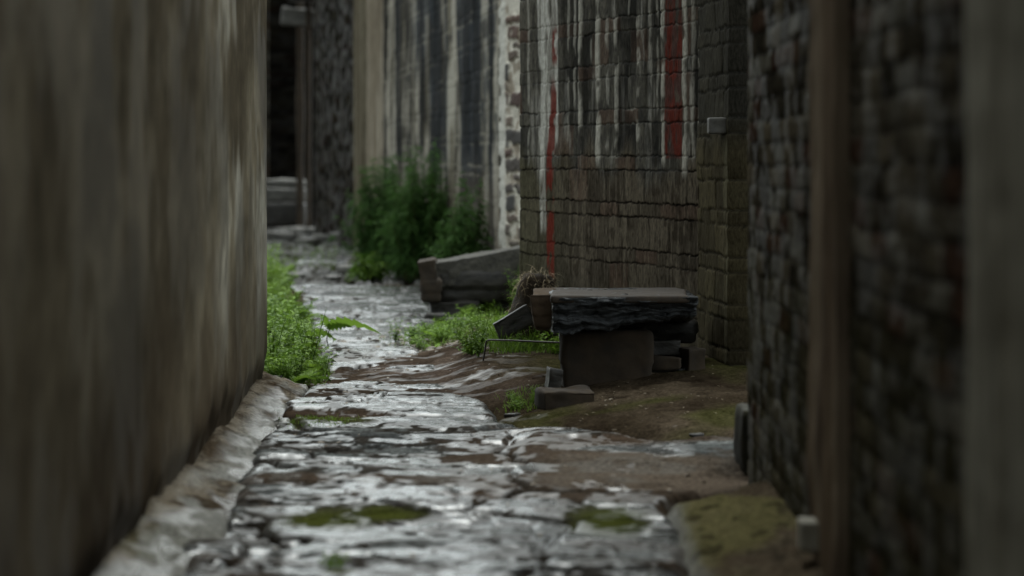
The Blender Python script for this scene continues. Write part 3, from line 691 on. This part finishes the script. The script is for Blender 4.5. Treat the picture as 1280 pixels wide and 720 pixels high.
# door posts and lintel of the dark house
for px, w, Y, sd_ in ((375, 9, 39.5, 71), (386, 7, 38.9, 72)):
    V, Q = rough_box(w*Y/F, .2, 3.4, (4, 4, 40), .02, .012, 3, 0, sd_)
    mesh_np("door_post", local(place(V, (at(px, 0, Y).x, Y, -.1)), hs_), Q, M_bstone, hs_)
V, Q = rough_box(46*39/F, .35, 24*39/F, (20, 8, 8), .03, .02, 4, 0, 73)
mesh_np("lintel", local(place(V, (at(374, 0, 39).x, 39, H-(34-HY)*39/F), 0, 0, .10), hs_), Q, M_gstone, hs_)
V, Q = rough_box(.8, .5, .3, (12, 8, 8), .03, .02, 4, 0, 74)
mesh_np("eave_beam", local(place(V, (at(396, 0, 38.6).x, 38.6, H-(2-HY)*38.6/F)), hs_), Q, M_dstone, hs_)

# stub of a pale brick end in the striped wall, with its dark socket
V, Q = rough_box(.082, .16, .072, (10, 10, 10), .008, .007, 12, 0, 81)
p = at(897, 168, 12.12)
o = mesh_np("brick_stub", V, Q, M_gstone); o.location = (p.x, p.y+.05, p.z); tag(o, "short pale brick end jutting from the corner of the striped wall", "brick")
# stone at the foot of the near wall's far end, pale block at the brown pier
stone(.80, 9.2, .13, .3, .24, .0, M_mstone, "dark upright stone at the foot of the dark wall's far end", 91, z=-.04, amp=.02)
stone(.69, 6.62, .045, .10, .075, .0, M_pstone, "pale squared block stuck at the foot of the brown pier", 92, z=.09, amp=.004, r=.008)

# heap of rubble and straw at the foot of the striped wall
he = empty("rubble_heap", (.09, 14.3, 0)); tag(he, "brown heap of earth and straw against the foot of the striped wall", "heap")
V, Q = rough_box(.30, .5, .46, (24, 20, 24), .07, .05, 9, 0, 95, lambda P, h: P*np.stack([1-.45*np.clip((P[:, 2]+h[2])/(2*h[2]), 0, 1), 1+0*P[:, 0], 1+0*P[:, 0]], -1)+np.stack([.05*np.clip((P[:, 2]+h[2])/(2*h[2]), 0, 1), 0*P[:, 0], 0*P[:, 0]], -1))
HEAPV = V+G([-.01, 0, -.03]); mesh_np("earth", HEAPV, Q, M_bstone, he)

# thin bent rod
def tube(pts, r, n=6):
    V = []; Q = []
    pts = [Vector(p) for p in pts]
    for i, p in enumerate(pts):
        t = (pts[min(i+1, len(pts)-1)]-pts[max(i-1, 0)]).normalized()
        a = t.orthogonal().normalized(); b = t.cross(a)
        rr = r[i] if hasattr(r, '__len__') else r
        for k in range(n):
            an = 2*math.pi*k/n; V.append(p+a*math.cos(an)*rr+b*math.sin(an)*rr)
    for i in range(len(pts)-1):
        for k in range(n):
            Q.append((i*n+k, i*n+(k+1) % n, (i+1)*n+(k+1) % n, (i+1)*n+k))
    return np.array([tuple(v) for v in V]), np.array(Q)
M_rod = mat_stone("rusty_iron", (.012, .011, .010), (.05, .035, .028), .4, 60, 1, .2)
pa = at(603, 462, 13.2); 
rod = [at(603, 462, 13.2), at(604.5, 448, 13.2), at(607, 432, 13.2), at(608.3, 426, 13.2), at(611, 424.8, 13.18), at(640, 425.6, 13.1), at(668, 427, 13.05), at(694, 428, 13.0), at(712, 428.6, 12.97)]
V, Q = tube(rod, .0042, 6)
o = mesh_np("iron_rod", V, Q, M_rod); tag(o, "thin bent black iron rod sticking out of weeds by the bench", "rod")

# ------------------------------------------------------------------ plants
M_grass = mat_leaf("grass_green", (.05, .105, .012), (.15, .25, .03), .5, .35)
M_weed = mat_leaf("weed_green", (.030, .080, .010), (.20, .33, .04), .5, .35)
M_bush = mat_leaf("mugwort_green", (.030, .075, .018), (.090, .180, .045), .6, .45)
M_stem = mat_leaf("stem_green", (.03, .045, .015), (.08, .09, .03), .6, .1)
M_straw = mat_leaf("dry_straw", (.14, .105, .06), (.36, .29, .19), .7, .1)
M_dead = mat_leaf("dead_leaf", (.06, .04, .025), (.20, .165, .115), .35, .1)

LEAF = G([[0, 0, 0], [-.26, .30, .05], [0, .34, 0], [.26, .30, .05], [-.30, .58, .03], [0, .62, -.02], [.30, .58, .03], [-.17, .82, -.04], [0, .84, -.07], [.17, .82, -.04], [0, 1, -.16]])
LQ = [[0, 2, 1, 1], [0, 3, 2, 2]]
LT = G([[0, 2, 1], [0, 3, 2], [7, 8, 10], [8, 9, 10]]); LQ = G([[1, 2, 5, 4], [2, 3, 6, 5], [4, 5, 8, 7], [5, 6, 9, 8]])
# deeply toothed leaf (thistle / dandelion)
def lobed():
    rows = []; n = 12
    for i in range(n+1):
        t = i/n; w = .26*math.sin(math.pi*min(1, .12+.88*t)**1.0)+.02
        if i % 2: w *= .45
        if i == n: w = .01
        rows += [[-w, t-(.05 if i % 2 == 0 else 0), .03], [0, t, -.10*t*t], [w, t-(.05 if i % 2 == 0 else 0), .03]]
    q = []
    for i in range(n):
        a = i*3; q += [[a, a+1, a+4, a+3], [a+1, a+2, a+5, a+4]]
    return G(rows), G(q)
LOB, LOBQ = lobed()
class Leaves:
    def __init__(s, seed): s.V = []; s.Q = []; s.T = []; s.t = []; s.n = 0; s.r = random.Random(seed)
    def add(s, tpl, q, t, pos, L, w, az, pitch, roll, tone, droop=0):
        P = tpl*G([w, L, L])
        if droop: P = P.copy(); P[:, 2] -= droop*L*(tpl[:, 1]**2)
        m = np.array((Matrix.Rotation(az, 3, 'Z')@Matrix.Rotation(pitch, 3, 'X')@Matrix.Rotation(roll, 3, 'Y')))
        P = P@m.T+np.array(pos)
        s.V.append(P); s.t.append(np.full(len(P), tone))
        if q is not None: s.Q.append(q+s.n)
        if t is not None: s.T.append(t+s.n)
        s.n += len(P)
    def leaf(s, pos, L, w, az, pitch, tone=None, droop=.2): s.add(LEAF, LQ, LT, pos, L, w*1.7, az, pitch, s.r.uniform(-.4, .4), s.r.random() if tone is None else tone, droop)
    def blade(s, pos, L, w, az, pitch, bend, tone=None):
        n = 4; rows = []
        for i in range(n+1):
            t = i/n; ang = pitch-bend*t; 
            rows.append((t, ang))
        y = z = 0; P = []
        for i, (t, ang) in enumerate(rows):
            ww = w*(1-t)**.6*.5+.0003
            P += [[-ww, y, z], [ww, y, z]]
            y += L/n*math.cos(ang); z += L/n*math.sin(ang)
        P = G(P); q = G([[2*i, 2*i+1, 2*i+3, 2*i+2] for i in range(n)])
        m = np.array(Matrix.Rotation(az, 3, 'Z')); P = P@m.T+np.array(pos)
        s.V.append(P); s.Q.append(q+s.n); s.n += len(P); s.t.append(np.full(len(P), s.r.random() if tone is None else tone))
    def tube(s, pts, r, tone=.3):
        V, q = tube(pts, r, 4); s.V.append(V); s.Q.append(q+s.n); s.n += len(V); s.t.append(np.full(len(V), tone))
    def build(s, name, mat, parent=None, loc=(0, 0, 0)):
        return mesh_np(name, np.concatenate(s.V), np.concatenate(s.Q) if s.Q else None, mat, parent, loc, smooth=True, tone=np.concatenate(s.t), T=np.concatenate(s.T) if s.T else None)

def bush(name, cx, cy, z0, rx, ry, h, nst, label, seed, leafL=.075, lean=(0, 0), mat=None):
    e = empty(name, (cx, cy, z0)); tag(e, label, "bush")
    st = Leaves(seed); lv = Leaves(seed+1); r = random.Random(seed+2)
    for k in range(nst):
        a = r.uniform(0, 6.28); q = math.sqrt(r.random()); bx, by = rx*.6*q*math.cos(a), ry*.6*q*math.sin(a)
        hh = h*(1-.45*q*q)*r.uniform(.55, 1.12)
        ox, oy = bx*r.uniform(.4, 1.3)+lean[0]*r.uniform(.3, 1.1), by*.5+lean[1]
        pts = []
        for i in range(7):
            t = i/6; pts.append((bx+ox*t**1.6, by+oy*t**1.6, hh*(t-.10*t*t*abs(ox)/max(rx, .01))))
        st.tube(pts, [.006*(1-.8*i/6)+.001 for i in range(7)])
        m = int(hh*40)
        for i in range(m):
            t = .12+.88*(i+r.random())/m; f = t*6; j = min(5, int(f)); f -= j
            p = [pts[j][c]*(1-f)+pts[j+1][c]*f for c in range(3)]
            az = i*2.4+r.uniform(-.5, .5); L = leafL*(1.15-.55*t)*r.uniform(.7, 1.35)
            pit = r.uniform(-.2, .75)
            # short side twig with three to five narrow leaflets
            for s_ in range(r.choice((3, 4, 5))):
                lv.leaf(p, L*r.uniform(.8, 1.5), L*.15, az+r.uniform(-.75, .75), pit+r.uniform(-.4, .5), droop=.6)
    st.build("stem", M_stem, e); lv.build("foliage", mat or M_bush, e)
    return e
x, y = (505-HX)*25/F, 25.0
bush("bush", (488-HX)*26.4/F, 26.4, -.02, .40, .45, 1.14, 74, "tall dark green bushy weed nearest the pale tan pier", 501, .085, (-.06, 0))
bush("bush", (530-HX)*24.2/F, 24.2, -.02, .38, .5, 1.18, 78, "tallest and widest green bush, in the middle before the streaked wall", 507, .085, (-.02, 0))
bush("bush", (582-HX)*21.2/F, 21.2, -.02, .27, .40, .92, 62, "smaller green bush just behind the tilted grey slab", 511, .075, (.02, 0))
bush("bush", (463-HX)*24.2/F, 24.2, -.02, .16, .25, .26, 22, "low leafy plant at the path edge in front of the tall bush", 521, .10, mat=M_weed)

# low weeds: a few kinds, then copies
def weed_chick(seed):
    l = Leaves(seed); r = l.r
    for k in range(16):
        a = r.uniform(0, 6.28); L = r.uniform(.06, .20); up = r.uniform(.4, 1.3)
        pts = [(0, 0, 0)]; d = Vector((math.cos(a)*math.cos(up), math.sin(a)*math.cos(up), math.sin(up)))
        for i in range(1, 5):
            t = i/4; pts.append((d.x*L*t, d.y*L*t, d.z*L*t-.15*L*t*t))
        l.tube(pts, [.0022, .002, .0018, .0015, .001], .4)
        for i in range(1, 5):
            for s_ in range(3):
                l.leaf(pts[i], r.uniform(.020, .050), r.uniform(.011, .022), r.uniform(0, 6.28), r.uniform(-.2, .8))
    return l
def weed_tall(seed):
    l = Leaves(seed); r = l.r
    for k in range(7):
        a = r.uniform(0, 6.28); L = r.uniform(.14, .30); up = r.uniform(1.0, 1.5)
        d = Vector((math.cos(a)*math.cos(up), math.sin(a)*math.cos(up), math.sin(up)))
        pts = [(d.x*L*t, d.y*L*t, d.z*L*t) for t in (0, .25, .5, .75, 1)]
        l.tube(pts, [.003, .0026, .0022, .0018, .001], .4)
        for i in range(12):
            t = .15+.85*i/12; p = (d.x*L*t, d.y*L*t, d.z*L*t)
            l.leaf(p, r.uniform(.03, .06)*(1.2-.5*t), r.uniform(.012, .02), i*2.4, r.uniform(0, .7), droop=.35)
    return l
def weed_grass(seed):
    l = Leaves(seed); r = l.r
    for k in range(46):
        l.blade((r.gauss(0, .025), r.gauss(0, .025), 0), r.uniform(.08, .26), r.uniform(.003, .006), r.uniform(0, 6.28), r.uniform(.9, 1.5), r.uniform(.2, 1.4))
    return l
def weed_broad(seed):
    l = Leaves(seed); r = l.r
    for k in range(11):
        l.add(LOB, LOBQ, None, (0, 0, .005), r.uniform(.10, .2), r.uniform(.10, .17), k*2.4+r.uniform(-.3, .3), r.uniform(.15, 1.0), r.uniform(-.3, .3), r.random(), .45)
    return l
protos = []
for nm, mk, lb in (("chickweed", weed_chick, 0), ("leafy_weed", weed_tall, 1), ("grass_tuft", weed_grass, 2), ("broad_leaf_weed", weed_broad, 3)):
    for sd_ in (1, 2):
        protos.append((nm, mk(600+lb*20+sd_).build(nm, M_grass if lb == 2 else M_weed), lb))
used = set()
PLACES = {
    'left': (["small leafy green chickweed in the verge past the plaster wall", "upright leafy green weed in the verge past the plaster wall", "tuft of green grass in the verge past the plaster wall", "toothed broad leaved weed in the verge past the plaster wall"], "weeds on the verge past the plaster wall"),
    'mid': (["small leafy green chickweed on the patch before the tilted slab", "upright leafy green weed on the patch before the tilted slab", "tuft of grass on the patch before the tilted slab", "toothed broad leaved weed on the patch before the tilted slab"], "weeds on the patch before the tilted slab"),
    'bench': (["low leafy chickweed between iron rod and slate bench", "upright leafy weed between iron rod and slate bench", "tuft of grass between iron rod and slate bench", "toothed broad leaved weed between iron rod and slate bench"], "weeds by the slate bench"),
    'far': (["low leafy weed at the far left edge of the lane", "upright weed at the far left edge of the lane", "grass tuft at the far left edge of the lane", "broad leaved weed at the far left edge of the lane"], "weeds at the far edge of the lane"),
}
def put(kind, where, x, y, sc, rz, tilt=(0, 0)):
    nm, pr, lb = kind
    if pr.name in used:
        o = pr.copy(); COL.objects.link(o)
    else:
        o = pr; used.add(pr.name)
    o.location = (x, y, gz(x, y)-.006); o.rotation_euler = (tilt[0], tilt[1], rz); o.scale = (sc, sc, sc*RNG.uniform(.85, 1.15))
    lbs, gp = PLACES[where]; tag(o, lbs[lb], "grass" if lb == 2 else "weed", gp)
    return o
def scatter(where, n, pick, wts, sc=(.7, 1.3)):
    for _ in range(n):
        px, py = pick(); x, y = gxy(px, py)
        k = RNG.choices((0, 1, 2, 3), wts)[0]; put(protos[k*2+RNG.randint(0, 1)], where, x, y, RNG.uniform(*sc), RNG.uniform(0, 6.28))
def pick_left():
    while True:
        py = RNG.uniform(372, 478); w = 12+62*(1-abs((py-435)/75)**1.5)
        if py > 455: w = 95-(py-455)*.5
        px = 322+RNG.random()**1.3*max(14, w)
        return px, py
scatter('left', 112, pick_left, (3.6, 2.2, 2.4, 2.8), (.5, 1.1))
scatter('far', 26, lambda: (322+abs(RNG.gauss(0, 16)), RNG.uniform(335, 375)), (4, 3, 3, .5), (.8, 1.4))
def pick_mid():
    t = RNG.random(); py = 386+46*t**.8; c = 610-75*t; return RNG.gauss(c, 34-8*t), py
scatter('mid', 50, pick_mid, (5, 1.0, 1.0, 2.4), (.32, .72))
scatter('mid', 26, lambda: (RNG.gauss(618, 20), RNG.uniform(378, 398)), (3, 3, .5, .5), (.9, 1.3))
scatter('bench', 42, lambda: (RNG.uniform(612, 700), RNG.uniform(424, 460)), (2, 1, 5, .6), (.5, .95))
scatter('bench', 7, lambda: (RNG.gauss(592, 8), RNG.uniform(455, 463)), (1, 5, 1, .3), (.5, .8))
for _ in range(8):
    px, py = RNG.gauss(655, 9), RNG.uniform(500, 512); x, y = gxy(px, py); put(protos[RNG.choice((0, 4))], 'bench', x, y, .25, RNG.uniform(0, 6.28))

# the tall toothed plant leaning over the path
tp = empty("sow_thistle", (-.98, 15.2, 0)); tp.location.z = gz(-.98, 15.2)
tag(tp, "taller weed with big toothed drooping leaves leaning over the path", "weed")
l = Leaves(701); 
pts = [(0, 0, 0), (-.01, 0, .05), (0, 0, .09), (.01, 0, .12)]
st = Leaves(702); st.tube(pts, [.004, .004, .003, .002]); st.build("stem", M_stem, tp)
for z_, az, L, w, pit, dr in ((.10, -1.57, .12, .15, .55, .6), (.12, -1.35, .20, .19, .55, 1.15), (.07, 1.6, .14, .14, .4, .6), (.11, .4, .10, .10, .9, .2), (.06, -2.5, .12, .12, .3, .6), (.11, 2.6, .10, .09, 1.0, .3)):
    l.add(LOB, LOBQ, None, (0, 0, z_), L, w, az, pit, (-.8 if az < 0 else .8), .75, dr)
l.build("foliage", M_weed, tp)

# fine grass carpet (nobody could count it)
gl = Leaves(801); r = gl.r
def strew(n, pick, L=(.02, .07)):
    for _ in range(n):
        px, py = pick(); x, y = gxy(px, py)
        gl.blade((x, y, gz(x, y)-.004), r.uniform(*L), r.uniform(.002, .004), r.uniform(0, 6.28), r.uniform(.7, 1.5), r.uniform(.1, 1.2))
RNG2 = RNG
strew(1500, pick_left); strew(900, pick_mid); strew(1400, lambda: (RNG.uniform(612, 700), RNG.uniform(428, 461)), (.03, .11))
strew(300, lambda: (RNG.gauss(400, 22), RNG.uniform(518, 532)), (.01, .025)); strew(160, lambda: (RNG.gauss(418, 8), RNG.uniform(696, 710)), (.01, .03))
strew(250, lambda: (RNG.gauss(660, 15), RNG.uniform(498, 512)), (.015, .04))
strew(500, lambda: (RNG.uniform(330, 420), RNG.uniform(306, 336)), (.05, .12))
gg = gl.build("grass", M_grass); tag(gg, "short green grass along both edges of the path", "grass", kind='stuff')

# straw on the heap
sl = Leaves(811); r = sl.r
hv = [v for v in HEAPV if v[2] > .16]
for _ in range(760):
    v = hv[int(r.random()*len(hv))]
    sl.blade((v[0]+r.uniform(-.01, .01), v[1]-.004, v[2]+r.uniform(-.005, .015)), r.uniform(.03, .11), .004, r.uniform(0, 6.28), r.uniform(-.6, .7), r.uniform(.2, 1.8))
sl.build("straw", M_straw, he)

# dead leaves and chips (loose, uncountable)
dl = Leaves(821); r = dl.r
def litter(n, pick, L=(.015, .035)):
    for _ in range(n):
        px, py = pick(); x, y = gxy(px, py)
        s_ = r.uniform(*L); dl.leaf((x, y, gz(x, y)+.004), s_, s_*.45, r.uniform(0, 6.28), r.uniform(-.1, .25), droop=.1)
litter(110, lambda: (RNG.uniform(640, 905), RNG.uniform(488, 545)), (.008, .022))
litter(120, lambda: (RNG.uniform(420, 640), RNG.uniform(395, 500)), (.012, .035))
litter(170, lambda: (RNG.gauss(530, 38), RNG.gauss(424, 9)), (.03, .08))
litter(60, lambda: (RNG.uniform(340, 460), RNG.uniform(470, 560)), (.015, .04))
litter(90, lambda: (RNG.uniform(250, 900), RNG.uniform(520, 720)), (.01, .03))
dd = dl.build("litter", M_dead); tag(dd, "dead leaves and pale chips strewn over the wet ground", "litter", kind='stuff')

# loose stones on the lane
spots = [(432, 606, .03), (345, 475, .05), (395, 352, .10), (415, 345, .12), (436, 340, .14), (372, 344, .12), (350, 338, .16), (405, 300, .22), (432, 302, .25), (385, 306, .2), (546, 398, .12), (572, 404, .1), (870, 548, .035), (838, 549, .03), (545, 622, .03), (640, 512, .04), (350, 300, .3), (365, 292, .25), (415, 291, .3), (392, 292, .2)]
for i, (px, py, s_) in enumerate(spots):
    x, y = gxy(px, py); far = py < 360
    lab = "loose grey stone on the rubbly ground beyond the paving" if far else "small loose dark stone lying on the wet path"
    stone(x, y, s_*1.4, s_*1.2, s_*.55, RNG.uniform(0, 3), M_gstone if far else M_dstone, lab, 900+i, group="loose stones past the paving" if far else "loose stones on the path", amp=s_*.16, r=s_*.2, n=(8, 8, 6))
